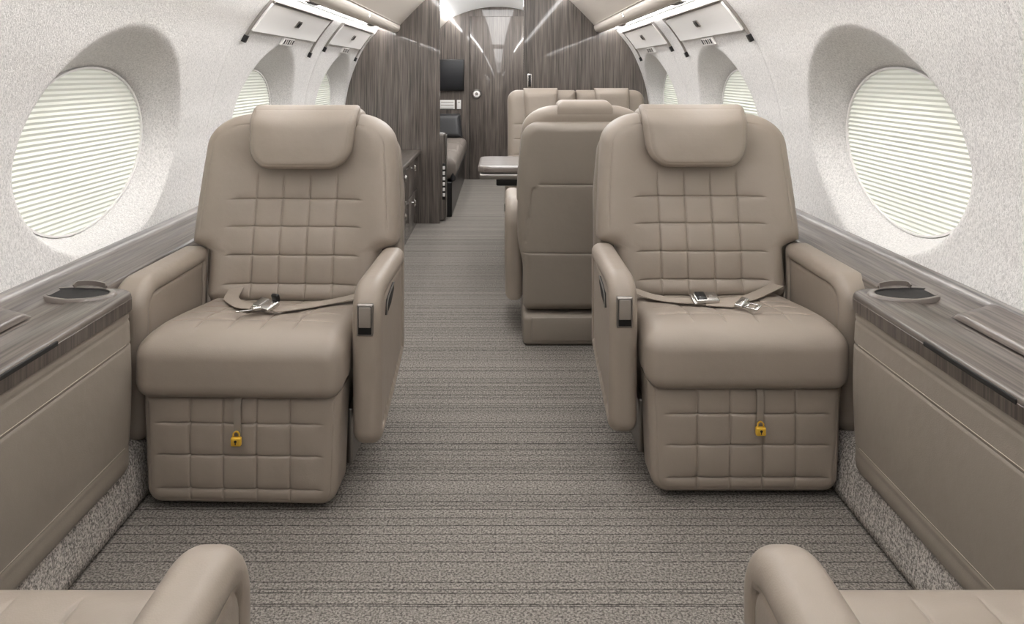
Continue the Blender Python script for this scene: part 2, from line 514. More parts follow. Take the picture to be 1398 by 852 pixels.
# overhead lining: rounded roll at its lower edge, sloping face up to the ceiling
for s, nm in ((-1, 'trim_5'), (1, 'trim_6')):
    prof = [(.80, 1.47), (.798, 1.425)]
    for k in range(13):
        a = math.radians(-10-17*k*.96); prof.append((.752+.043*math.cos(a), 1.438+.042*math.sin(a)))
    prof += [(.703, 1.452), (.7065, 1.456), (.70, 1.4625), (.62, 1.546), (.56, 1.606), (.515, 1.648), (.505, 1.664)]
    o = extrude_y(nm, [(x*s, z) for x, z in prof], Y0, YE, M['cream'], ang=50); struct(o)
# soffit of the light channel between wall top and roll
for s, nm in ((-1, 'trim_7'), (1, 'trim_8')):
    prof = [(.862, 1.42), (.868, 1.44), (.862, 1.462), (.80, 1.47)]
    o = extrude_y(nm, [(x*s, z) for x, z in prof], Y0, YE, M['white_plastic']); struct(o)
# ceiling vault
prof = [(x, 1.79-.50*x*x) for x in np.linspace(-.525, .525, 25)]
struct(extrude_y('ceiling', prof, Y0, YE, M['ceiling'], ang=60))

# closing wall behind the camera
b = MB(); b.rbox(-1.15, 1.15, Y0-.04, Y0, -.02, 1.85, .005); struct(b.build('wall_back', M['cream'], None, True))

def hull(z):
    """inner half width of the cabin at height z"""
    if z < .16: return .905
    if z < .50: return 1.0
    if z < 1.42: return float(wallX(z))
    if z < 1.47: return .862-(z-1.42)*1.2
    if z < 1.664: return .80-(z-1.47)*1.52
    return math.sqrt(max(0, (1.79-z)/.5))

def partition(name, xa, xb, y, t, mat):
    """wall across the cabin between xa and xb, following the hull outline; extends a little into the lining"""
    zs = [0.0]+list(np.arange(.02, 1.79, .02))+[1.789]
    L = []; R = []
    for z in zs:
        h = hull(z)+.035
        l = max(-h, xa); r_ = min(h, xb)
        if r_ > l: L.append((l, z)); R.append((r_, z))
    prof = L+R[::-1]
    V = [(x, y, z) for x, z in prof]+[(x, y+t, z) for x, z in prof]
    n = len(prof); k = len(L)
    F = [(i, i+n, (i+1) % n+n, (i+1) % n) for i in range(n)]
    for i in range(k-1):
        a, b_, c, d = i, i+1, n-2-i, n-1-i
        F.append((a, b_, c, d)); F.append((a+n, d+n, c+n, b_+n))
    me = mesh_np(name, V, F); fix_normals(me)
    o = link(name, me, mat, None, False)
    return struct(o)
XL, XR = -.421, .194
pl = partition('wall_1', -2, XL, YP, .05, M['wood_v'])
pr = partition('wall_2', XR, 2, YP, .05, M['wood_v'])
# header over the doorway is open right up to the ceiling; end wall
pe = partition('wall_end', -2, 2, YE, .05, M['wood_v'])
# door leaf in the end wall
d = box('door_1', -.287, .30, YE-.012, YE-.0005, .006, 1.69, M['wood_v'], None, .004); struct(d)
b = MB(); b.rbox(-.292, -.286, YE-.010, YE-.0004, 0, 1.69, .001)
o = b.build('door_gap', M['dark'], d)
b = MB()
b.tube((-.218, YE-.012, .888), (-.218, YE-.024, .888), .050, 40)
hd = b.build('door_handle', M['steel'], d, True)
b = MB(); b.tube((-.218, YE-.022, .888), (-.218, YE-.030, .888), .033, 36, .028); b.build('handle_ring', M['white_plastic'], hd, True)
b = MB(); b.tube((-.218, YE-.029, .888), (-.218, YE-.034, .888), .015, 24); b.build('handle_hub', M['chrome'], hd, True)

# ================================================================ windows + blinds
def ell_ring(cy, side, r0, r1, off):
    V = []; F = []; n = 96
    for k in range(n):
        t = 2*PI*k/n
        for r, o_ in ((r0, off), (r0, off-.014), (r1, off-.014), (r1, off)):
            y = cy+WA*r*math.cos(t); z = WZ+WB*r*math.sin(t)
            V.append((side*(float(blindX(z))+o_), y, z))
    for k in range(n):
        a = 4*k; c = 4*((k+1) % n)
        for q in range(4):
            e = (q+1) % 4; F.append((a+q, a+e, c+e, c+q))
    return V, F
def make_blind(cy, side):
    V = []; F = []
    pitch = .0140; rows = int(2*WB/(pitch/2))
    nseg = 16
    zs = np.linspace(WZ-WB*.998, WZ+WB*.998, rows)
    for i, z in enumerate(zs):
        hy = WA*1.0*math.sqrt(max(0, 1-((z-WZ)/WB)**2))
        x = float(blindX(z))-(.0042 if i % 2 else -.0002)
        for j in range(nseg+1):
            V.append((side*x, cy+hy*(2*j/nseg-1), z))
    m = nseg+1
    for i in range(rows-1):
        for j in range(nseg):
            a = i*m+j; F.append((a, a+1, a+m+1, a+m))
    return V, F
wn = 0
BL = {(-1, 0): 'large pleated oval blind on the left wall, nearest to the viewer',
      (-1, 1): 'pleated oval blind on the left wall partly behind the left seat headrest',
      (-1, 2): 'small looking pleated oval blind on the left wall next to the wood partition',
      (1, 0): 'large pleated oval blind on the right wall, nearest to the viewer',
      (1, 1): 'pleated oval blind on the right wall partly behind the right seat shoulder',
      (1, 2): 'small looking pleated oval blind on the right wall next to the wood partition'}
for side in (-1, 1):
    for i, cy in enumerate(WY):
        wn += 1
        V, F = ell_ring(cy, side, .988, 1.012, .006)
        b = MB(); b.add(V, F); struct(b.build('window_%d' % wn, M['white_plastic'], None, True))
        V, F = make_blind(cy, side)
        b = MB(); b.add(V, F); o = b.build('window_blind', M['blind'])
        tag(o, BL[(side, i)], 'blind', 'pleated blinds in the oval windows')

# ================================================================ wall fittings above the windows
def on_wall(side, y, z, off=0.):
    """point on the wall and its inward normal"""
    x = float(wallX(z)); dx = (float(wallX(z+.01))-float(wallX(z-.01)))/.02
    n = np.array([-1, 0, dx]); n = n/np.linalg.norm(n)         # inward (towards -x for the right side)
    p = np.array([x, y, z])+n*off
    return np.array([side*p[0], p[1], p[2]]), np.array([side*n[0], n[1], n[2]])
def wall_plate(name, side, y0, y1, z0, z1, t, mat, parent, inset=0.0, off=0.0):
    nz = 10; V = []; F = []
    zs = np.linspace(z0, z1, nz)
    for z in zs:
        p, n = on_wall(side, 0, z, off); q = p+n*t
        V += [(p[0], y0, p[2]), (q[0], y0+inset, q[2]), (q[0], y1-inset, q[2]), (p[0], y1, p[2])]
    for i in range(nz-1):
        for k in range(4):
            j = (k+1) % 4; F.append((i*4+k, i*4+j, i*4+4+j, i*4+4+k))
    F.append((0, 1, 2, 3)); F.append(tuple(4*nz-4+k for k in range(4))[::-1])
    me = mesh_np(name, V, F); fix_normals(me); o = link(name, me, mat, parent, True)
    me.set_sharp_from_angle(angle=math.radians(35)); return o
def psu(side, ya, yb, lab):
    root = empty('wall_service_panel', (side*.99, (ya+yb)/2, 1.27))
    tag(root, lab, 'panel', 'flip down panels above the windows')
    inv = -np.array(root.location)
    def fin(o):
        o.matrix_parent_inverse.identity(); o.location = tuple(inv); return o
    fin(wall_plate('flap', side, ya+.03, yb-.03, 1.275, 1.385, .010, M['wall_plain'], root, .003, .002))
    fin(wall_plate('top_edge', side, ya+.03, yb-.03, 1.388, 1.394, .013, M['steel'], root, 0, .001))
    for y in (ya, yb):
        fin(wall_plate('hinge_arm', side, y-.004, y+.004, 1.195 if y == yb else 1.235, 1.393, .011, M['steel'], root, .001, .001))
        fin(wall_plate('arm_foot', side, y-.010, y+.010, 1.190 if y == yb else 1.228, 1.215 if y == yb else 1.255, .016, M['black'], root, .001, .001))
    yc = (ya+yb)/2
    l = fin(wall_plate('latch', side, yc-.025, yc+.035, 1.322, 1.350, .013, M['steel'], root, .002, .004))
    k = wall_plate('latch_button', side, yc-.008, yc+.025, 1.327, 1.345, .003, M['black'], l, .0, .0175)
    # outlet below the flap: row of chrome slots
    v = fin(wall_plate('air_outlet', side, yc-.085+.03, yc+.095+.03, 1.236, 1.268, .010, M['white_plastic'], root, .003, .002))
    for q in range(5):
        y = yc-.045+q*.033+.015
        wall_plate('outlet_slot', side, y, y+.014, 1.242, 1.263, .0025, M['steel'] if q % 2 else M['screen'], v, 0, .0112)
M['wall_plain'] = plain('panel_covering', (250, 249, 248), .6)
psu(-1, 2.90, 3.96, 'white flip down panel above the middle left window')
psu(-1, 4.22, 5.22, 'white flip down panel above the far left window')
psu(1, 2.84, 3.88, 'white flip down panel above the middle right window')
psu(1, 4.14, 5.14, 'white flip down panel above the far right window')

# light strips (LED wall wash under the roll, and coves beside the ceiling)
def strip(name, prof, y0, y1, mat, lab, grp):
    o = extrude_y(name, prof, y0, y1, mat, closed=True); tag(o, lab, 'light strip', grp); return o
for s, w in ((-1, 'left'), (1, 'right')):
    strip('wall_light_strip', [(.803*s, 1.463), (.815*s, 1.463), (.815*s, 1.432), (.803*s, 1.432)], Y0+.02, YP-.012, M['led_wall'],
          'glowing wall wash light strip above the %s row of windows' % w, 'wall wash light strips')
    strip('cove_light_strip', [(.500*s, 1.667), (.492*s, 1.671), (.475*s, 1.664), (.483*s, 1.652), (.497*s, 1.655)], Y0+.02, YP-.012, M['led'],
          'bright cove light strip along the %s edge of the ceiling' % w, 'ceiling cove light strips')
    strip('cove_light_strip', [(.500*s, 1.667), (.492*s, 1.671), (.475*s, 1.664), (.483*s, 1.652), (.497*s, 1.655)], YP+.062, YE-.02, M['led_far'],
          'ceiling cove light strip on the %s side of the far compartment' % w, 'ceiling cove light strips in the far compartment')
# reading light rail beside the roll
for s, w in ((-1, 'left'), (1, 'right')):
    rt = empty('overhead_vent_rail', (.80*s, 3.95, 1.42))
    tag(rt, 'dark air and reading light rail between the overhead roll and the %s wall' % w, 'vent rail', 'overhead vent rails')
    ox, oy, oz = -.80*s, -3.95, -1.42
    def rb(name, x0, x1, y0, y1, z0, z1, mat, par, r=.003):
        o = box(name, min(x0, x1)*1., max(x0, x1)*1., y0, y1, z0, z1, mat, par, r); return o
    def loc(a): return a+ox
    rb('rail', loc(.797*s), loc(.818*s), 3.15+oy, 4.8+oy, 1.414+oz, 1.426+oz, M['black'], rt)
    for ya in (3.15, 4.62):
        q = rb('vent_frame', loc(.792*s), loc(.824*s), ya+oy, ya+.17+oy, 1.406+oz, 1.418+oz, M['steel'], rt, .004)
        rb('vent_slot', loc(.799*s), loc(.816*s), ya+.02+oy, ya+.15+oy, 1.403+oz, 1.4065+oz, M['black'], q, .001)
    for ya in (4.1,):
        b = MB(); p = np.array([.7115*s, ya, 1.4245])
        b.tube(p+np.array([.006*s, 0, .002]), p-np.array([.003*s, 0, .001]), .012, 24); o = b.build('reading_light', M['chrome'], None, True)
        tag(o, 'tiny round reading light set into the %s overhead roll' % w, 'reading light', 'reading lights')
        b = MB(); b.tube(p-np.array([.0025*s, 0, .0008]), p-np.array([.0045*s, 0, .0015]), .007, 18); b.build('lens', M['lamp'], o, True)

# ================================================================ side cabinets
def cabinet(side, lab):
    ya, yb = .985, 1.83
    rt = empty('side_cabinet', (side*.95, 1.4, 0)); tag(rt, lab, 'cabinet', 'leather side cabinets under the windows')
    ox, oy = -side*.95, -1.4
    # leather body: profile in (x,z), with seams, extruded with rounded ends
    prof = [(.990, .1605), (.950, .1605), (.917, .122), (.905, .1205), (.895, .126), (.888, .140), (.887, .160)]
    zs = np.arange(.170, .512, .0035)
    for z in zs:
        x = .889-.007*math.sin((z-.17)/.34*PI)
        for zz in (.180+.008, .437, .494): x += .0028*math.exp(-((z-zz)/.0028)**2)
        prof.append((x, z))
    prof += [(.892, .5155), (.990, .5155)]
    ys = [yb-.0, yb-.002, yb-.006, yb-.014, yb-.025, yb-.04, yb-.06]+[ya+.06, ya+.03, ya+.01, ya]
    V = []; F = []; n = len(prof)
    for y in ys:
        e = min(abs(yb-y), abs(y-ya)); rr = .05
        push = 0 if e >= rr else rr-math.sqrt(max(0, rr*rr-(rr-e)**2))
        for x, z in prof:
            xx = x+push*(1 if x < .95 else 0)
            V.append((side*min(xx, .995)+ox, y+oy, z))
    for k in range(len(ys)-1):
        for i in range(n):
            j = (i+1) % n; F.append((k*n+i, k*n+j, k*n+n+j, k*n+n+i))
    F.append(tuple(range(n))); F.append(tuple(range((len(ys)-1)*n+n-1, (len(ys)-1)*n-1, -1)))
    me = mesh_np('body', V, F); fix_normals(me); body = link('body', me, M['leather_cab'], rt); me.set_sharp_from_angle(angle=math.radians(50))
    # pale stitching beside the middle and lower seams
    for zz in (.4435, .1935):
        b = MB(); y = ya+.07
        xx = .889-.007*math.sin((zz-.17)/.34*PI)
        b.rbox(min(side*(xx-.0006)+ox, side*(xx+.002)+ox), max(side*(xx-.0006)+ox, side*(xx+.002)+ox), ya+.06+oy, yb-.06+oy, zz-.0007, zz+.0007, .0003, 1)
        b.build('stitching', M['thread'], rt)
    # veneered top: plan outline with a rounded far inner corner, cup recess cut out
    def plan(off):
        P = []
        xi = .884+off
        R = .06
        P.append((xi, ya+off)); 
        for k in range(9):
            a = PI/2*k/8; P.append((xi+R-R*math.cos(a), yb+.01-off-R+R*math.sin(a)))
        P.append((1.0, yb+.01-off)); P.append((1.0, ya+off)); return P
    zt = .561; zb = .5175
    b = MB()
    rings = [(0.004, zb), (.0, zb+.003), (0, zt-.008), (.002, zt-.003), (.006, zt)]
    V = []; n = len(plan(0))
    for off, z in rings:
        V += [(side*x+ox, y+oy, z) for x, y in plan(off)]
    F = []
    for k in range(len(rings)-1):
        for i in range(n):
            j = (i+1) % n; F.append((k*n+i, k*n+j, k*n+n+j, k*n+n+i))
    F.append(tuple(range(n))[::-1])
    F.append(tuple(range((len(rings)-1)*n, len(rings)*n)))
    b.add(V, F)
    top = b.build('counter_top', M['wood_y'], rt, True)
    V = []
    for off, z in ((0, .5185), (-.0012, .5195), (-.0012, .5475), (0, .5485)):
        V += [(side*x+ox, y+oy, z) for x, y in plan(off)]
    b = MB(); b.add(V, [(k*n+i, k*n+(i+1) % n, k*n+n+(i+1) % n, k*n+n+i) for k in range(3) for i in range(n)])
    b.build('edge_band', M['wood_edge'], top, True)
    # front edge band with the slot of the folding table
    b = MB(); b.rbox(min(side*.8815+ox, side*.8870+ox), max(side*.8815+ox, side*.8870+ox), 1.225+oy, 1.495+oy, .5440, .5548, .003, 3)
    b.build('table_slot', M['dark'], top)
    # cup holder: low oval pod with a dark well and a hinged lid standing at its wall side
    cx, cy, ra, rb_ = 1.005, 1.775, .090, .050
    mm = 64
    def ov(k, r, z):
        t = 2*PI*k/mm; c = math.cos(t)
        return (side*(cx+ra*r*c)+ox, cy+rb_*r*math.sin(t)+oy, z+.075*max(0, ra*r*c))
    sect = [(1.06, .556), (1.04, .562), (1.0, .5665), (.93, .568), (.86, .567), (.83, .564)]
    V = []; F = []
    for k in range(mm):
        for r, z in sect: V.append(ov(k, r, z))
    q = len(sect)
    for k in range(mm):
        c = (k+1) % mm
        for i in range(q-1): F.append((k*q+i, k*q+i+1, c*q+i+1, c*q+i))
    b = MB(); b.add(V, F); b.build('cup_holder_rim', M['stone'], rt, True)
    V = []; F = []
    for r, z in ((.835, .567), (.80, .5635), (.0, .5632)):
        for k in range(mm): V.append(ov(k, r, z))
    for i in range(2):
        for k in range(mm):
            c = (k+1) % mm; F.append((i*mm+k, i*mm+c, i*mm+mm+c, i*mm+mm+k))
    b = MB(); b.add(V, F); b.build('cup_well', M['dark'], rt, True)
    b = MB(); b.ribbon([(side*1.035+ox, 1.812+oy, .572), (side*1.03+ox, 1.822+oy, .577), (side*1.00+ox, 1.826+oy, .577), (side*.965+ox, 1.822+oy, .573), (side*.955+ox, 1.812+oy, .569)], .012, .004, [(0, 0, 1)]*5)
    b.build('cup_lid', M['stone'], rt, True)
    # raised lids near the wall, ahead of the cup holder
    V = []; F = []; sec = [(1.018, .5612), (1.020, .571), (1.026, .5765), (1.050, .582), (1.080, .590), (1.096, .597), (1.102, .590)]
    ys = [1.62, 1.612, 1.60, 1.58, 1.0]; sc = [.0, .55, .85, 1, 1]
    for y, k in zip(ys, sc):
        for x, z in sec: V.append((side*x+ox, y+oy, .5605+(x-1.018)*.30+(z-.5605-(x-1.018)*.30)*k))
    q = len(sec)
    for k in range(len(ys)-1):
        for i in range(q-1): F.append((k*q+i, k*q+i+1, k*q+q+i+1, k*q+q+i))
    b = MB(); b.add(V, F); b.build('stowage_lid', M['wood_gloss'], rt, True)
    return rt
M['wood_gloss'] = wood('glossy_veneer', 1, (62, 55, 51), (114, 105, 98), .08, .6)
cabinet(-1, 'taupe leather side cabinet with veneered top and cup holder on the left')
cabinet(1, 'taupe leather side cabinet with veneered top and cup holder on the right')

# ================================================================ seats
def seat(name, W=.32, HR=.172, CW=.262, belt=None, inboard=1, quilt=True, footrest=True, strap=True, hx=0., hz=.012):
    """Executive seat facing -Y, origin on the floor under it. inboard = +1 when the aisle is on its +X side."""
    rt = empty(name, (0, 0, 0))
    XYZ = lambda V, s=0: V
    # ---- backrest
    zb, ztp = .40, .968
    Win = CW+.001
    def hw(z):
        wings = ss(.548, .574, z)
        h = Win+(W-Win)*wings-(W-.295)*0.0
        taper = np.clip((z-.60)/(ztp-.60), 0, 1)
        h = h-(.028)*taper**1.3*wings
        R = .095; a = np.clip((z-(ztp-R))/R, 0, 1)
        h = h-.13*(1-np.sqrt(1-a*a*.999))
        R2 = .03; a2 = np.clip((zb+R2-z)/R2, 0, 1)
        return h-R2*(1-np.sqrt(1-a2*a2*.999))
    vs = [-.126, -.042, .042, .126]; hs = [.455, .540, .624, .706]
    sc = W/.32
    def fr(x, z, d):
        k = 0*x
        k = k-.020*(1-ss(.12*sc, .27*sc, np.abs(x)))*span(z, .35, .85, .06)             # hollow between the bolsters
        k = k+.010*np.exp(-((z-.56)/.09)**2)*(1-ss(.1, .22, np.abs(x)))
        k = k+crease(d-.030, .0035, .003)*ss(.60, .64, z)
        if quilt:
            for v in vs: k = k+crease(x-v*sc, .0065, .0065)*span(z, .30, .775)
            for h in hs: k = k+crease(z-h, .0065, .0065)*span(x, -.198*sc, .198*sc)
        return k
    V, F = slab(lambda z: -hw(z), lambda z: hw(z), zb, ztp, .135, .05, fr, None, hs if quilt else (), [v*sc for v in vs] if quilt else (), (.030,))
    def warp(V):
        x, z, w = V[:, 0], V[:, 1], V[:, 2]
        y = .150+w+(z-.42)*.20
        return np.stack([x, y, z], 1)
    bk = build_slab('backrest', (V, F), warp, M['leather'], rt)
    # ---- headrest: pillow draped over the top
    z0, z1 = .792, .986
    def hh(z):
        t = (z-z0)/(z1-z0)
        h = HR*(.895+.105*t)
        R = .07; a = np.clip((z0+R-z)/R, 0, 1)
        h = h-R*.9*(1-np.sqrt(1-a*a*.999))
        R = .018; a = np.clip((z-(z1-R))/R, 0, 1)
        return h-R*(1-np.sqrt(1-a*a*.999))
    def fr2(x, z, d): return .008*ss(0, .09, d)+crease(d-.014, .001, .002)
    V, F = slab(lambda z: -hh(z), lambda z: hh(z), z0, z1, .066, .026, fr2, None, dseams=(.014,), h=.012)
    def warp(V):
        x, z, w = V[:, 0], V[:, 1], V[:, 2]
        y = .066+w+(z-.42)*.20
        y = y+.05*ss(z1-.06, z1+.01, z)                                                  # rolls back over the top
        y = y+.010*(x/HR)**2*(w < 0)
        return np.stack([x+hx, y, z+hz], 1)
    build_slab('headrest', (V, F), warp, M['leather'], rt)
    # part of the headrest pillow lying over the top edge
    V, F = slab(lambda y: -HR+0*y, lambda y: HR+0*y, .185, .318, .075, .030, None, None)
    build_slab('headrest_top', (V, F), lambda V: np.stack([V[:, 0]*.985+hx, V[:, 1], .953+V[:, 2]-.10*np.clip(V[:, 1]-.26, 0, 1)], 1), M['leather'], rt)
    # ---- hard shell behind the back
    zs0, zs1 = .135, .905
    def hs_(z):
        h = (W-.001)-.022*(1-ss(.30, .45, z))-.020*np.clip((z-.7)/.2, 0, 1)
        R = .07; a = np.clip((z-(zs1-R))/R, 0, 1)
        h = h-.06*(1-np.sqrt(1-a*a*.999))
        R = .03; a = np.clip((zs0+R-z)/R, 0, 1)
        return h-R*(1-np.sqrt(1-a*a*.999))
    def bkf(x, z, d):
        k = .014*(1-(x/W)**2)
        k = k+crease(z-.375, .004, .0035)
        ax = np.abs(x)
        # inverted U seam of the lower back pocket
        top = .655; side = W*.80
        curve = np.where(z > top-.05, side-.045*(1-np.sqrt(np.clip(1-((z-top+.05)/.05)**2, 0, 1))), side+.035*np.clip((top-.05-z)/.28, 0, 1))
        k = k+crease(ax-curve, .007, .005)*span(z, .375, top-.012, .003)
        k = k+crease(z-top, .006, .0045)*(ax < side-.03)
        return k
    V, F = slab(lambda z: -hs_(z), lambda z: hs_(z), zs0, zs1, .085, .032, None, bkf, (.375, .655), (-W*.8, W*.8), (), .0055)
    def warp(V):
        x, z, w = V[:, 0], V[:, 1], V[:, 2]
        y = .265+w+np.clip(z-.42, -.4, 1)*.085
        return np.stack([x, y, z], 1)
    build_slab('back_shell', (V, F), warp, M['leather_in'], rt)
    # ---- seat cushion
    y0, y1 = -.335, .125
    def cw(y):
        h = CW+.006*ss(-.2, -.3, y)*0-.012*np.clip((y+.1)/.2, 0, 1)
        R = .045; a = np.clip((y0+R-y)/R, 0, 1)
        return h-R*(1-np.sqrt(1-a*a*.999))
    def topf(x, y, d):
        k = .012*ss(0, .12, d)
        k = k-.014*ss(-.22, .05, y)*(1-(x/CW)**2)
        for v in vs: k = k+crease(x-v*sc, .0048, .006)*span(y, -.262, .3)
        for h in (-.215, -.130, -.045, .040): k = k+crease(y-h, .0048, .006)*span(x, -.20*sc, .20*sc)
        return k
    V, F = slab(lambda y: -cw(y), lambda y: cw(y), y0, y1, .150, .046, None, topf, (-.215, -.130, -.045, .040), [v*sc for v in vs])
    def warp(V):
        x, y, w = V[:, 0], V[:, 1], V[:, 2]
        z = .372+w-.03*np.clip((y+.2)/.33, 0, 1)
        z = z-.010*ss(-.25, -.335, y)
        return np.stack([x, y, z], 1)
    build_slab('seat_cushion', (V, F), warp, M['leather'], rt)
    # ---- leg rest
    if footrest:
        FW = CW-.010
        zf0, zf1 = .018, .304
        def fw(z):
            h = FW-.012*(1-(z-zf0)/(zf1-zf0))
            R = .04; a = np.clip((zf0+R-z)/R, 0, 1)
            h = h-R*(1-np.sqrt(1-a*a*.999))
            return h
        def ff(x, z, d):
            k = .006*ss(0, .08, d)
            for v in vs: k = k+crease(x-v, .006, .0065)*span(z, -.1, .6)
            for h in (.062, .146, .226): k = k+crease(z-h, .006, .0065)*span(x, -.200, .200)
            k = k+crease(d-.016, .002, .0025)
            return k
        V, F = slab(lambda z: -fw(z), lambda z: fw(z), zf0, zf1, .13, .028, ff, None, (.062, .146, .226), vs, (.016,))
        fo = build_slab('leg_rest', (V, F), lambda V: np.stack([V[:, 0], -.236+V[:, 2]+.03*(.3-V[:, 1])*0, V[:, 1]], 1), M['leather'], rt)
        if strap:
            b = MB(); xs = .0 if inboard > 0 else .030
            b.ribbon([(xs, -.300, .310), (xs, -.313, .285), (xs, -.3145, .25), (xs-.001, -.3145, .205)], .017, .003, [(1, 0, 0)]*4)
            st = b.build('pull_strap', M['leather_in'], rt, True)
            b = MB(); b.rbox(xs-.014, xs+.012, -.326, -.314, .180, .202, .004, 4)
            lk = b.build('padlock', M['gold'], rt, True); tag(lk, 'small brass padlock hanging from the leg rest strap')
            b = MB(); b.ribbon([(xs-.008, -.320, .200), (xs-.008, -.320, .210), (xs-.001, -.320, .2155), (xs+.006, -.320, .210), (xs+.006, -.320, .200)], .003, .003, [(0, 1, 0)]*5)
            b.build('shackle', M['gold'], lk, True)
            b = MB(); b.tube((xs-.001, -.3255, .193), (xs-.001, -.3275, .193), .0035, 12); b.rbox(xs-.0022, xs+.0002, -.3272, -.3255, .185, .192, .0004, 1)
            b.build('keyhole', M['black'], lk)
    # ---- arms
    for sd in (-1, 1):
        inn = sd == inboard
        T = .076 if inn else .092
        xi = CW+.006
        ya, yb = -.262, .155
        zA0, zA1 = (.140, .563)
        def yf(z):
            R = .085; a = np.clip((z-(zA1-R))/R, 0, 1)
            y = ya+R*(1-np.sqrt(1-a*a*.999))
            R = .04; a = np.clip((zA0+R-z)/R, 0, 1)
            y = y+R*(1-np.sqrt(1-a*a*.999))+.012*np.clip((.45-z)/.3, 0, 1)
            return y
        def yr(z):
            # bottom edge climbs towards the back
            y = yb-.0*z
            if strap: c = np.clip((.250-z)/.11, 0, 1); y = y-(.36*c**1.25)
            R = .018 if strap else .11; a = np.clip((z-(zA1-R))/R, 0, 1)
            return y-R*(1-np.sqrt(1-a*a*.999))
        def sf(v, z, d):
            return -.004*ss(.040, .046, d)+crease(d-.043, .0075, .003)
        V, F = slab(yf, yr, zA0, zA1, T, .030, sf, sf, dseams=(.043,), h=.009)
        xc = sd*(xi+T/2)
        arm = build_slab('armrest', (V, F), lambda V: np.stack([xc+V[:, 2], V[:, 0], V[:, 1]+.010*np.clip((.06-V[:, 0])*2, -1, .5)*ss(.48, .56, V[:, 1])*0], 1), M['leather'], rt)
        if inn:
            # latch plate on the front of the aisle arm
            yv = ya+.002
            f0 = MB(); f0.rbox(xc-.0215, xc+.0215, yv-.004, yv+.010, .432, .514, .005, 3)
            fp = f0.build('control_bezel', M['steel'], arm, True)
            b = MB(); b.rbox(xc-.0175, xc+.0175, yv-.0048, yv, .437, .509, .003, 2); b.build('control_recess', M['black'], fp, True)
            b = MB(); b.rbox(xc-.0155, xc+.0155, yv-.0068, yv-.002, .455, .507, .002, 2); b.build('control_lever', M['grey'], fp, True)
            # slanted opening in the outer side of the arm
            xo = xc+sd*(T/2)
            b = MB(); pts = [(-.165, .455), (-.150, .492), (-.055, .512), (-.055, .492), (-.100, .468)]
            Vv = [(xo-sd*.004, y, z) for y, z in pts]+[(xo+sd*.0006, y, z) for y, z in pts]; q = len(pts)
            b.add(Vv, [tuple(range(q)), tuple(range(q, 2*q))[::-1]]+[(i, (i+1) % q, (i+1) % q+q, i+q) for i in range(q)])
            b.build('arm_pocket', M['dark'], arm)
            b = MB(); pz = [(-.165, .455), (-.150, .492), (-.055, .512)]
            b.ribbon([(xo+sd*.0008, y, z) for y, z in pz], .004, .003, [(0, 0, 1)]*3); b.build('pocket_trim', M['steel'], arm)
    # ---- under structure
    PW = CW+.012 if not strap else CW-.03
    b = MB(); b.rbox(-CW+.05, CW-.05, -.16, .22, .02, .30, .012, 3); b.build('seat_frame', M['leather_in'], rt, True)
    b = MB(); b.rbox(-PW, PW, .02, .305, .0, .125, .022, 4)
    pd = b.build('pedestal', M['leather_in'], rt, True)
    b = MB(); b.rbox(-PW+.035, PW-.035, .300, .311, .022, .118, .005, 2); b.build('pedestal_panel', M['leather_in'], pd, True)
    for sx in (-1, 1):
        b = MB(); b.rbox(min(sx*(CW-.030), sx*(CW-.012)), max(sx*(CW-.030), sx*(CW-.012)), -.155, .20, .05, .20, .006, 2)
        b.build('slide_rail', M['steel'], rt, True)
    return rt

def zc(x, y):
    """height of the cushion top for the belts (seat coordinates)"""
    return .447+.012-.014*float(ss(-.22, .05, y))*(1-(x/.262)**2)-.03*min(1, max(0, (y+.2)/.33))+.0035

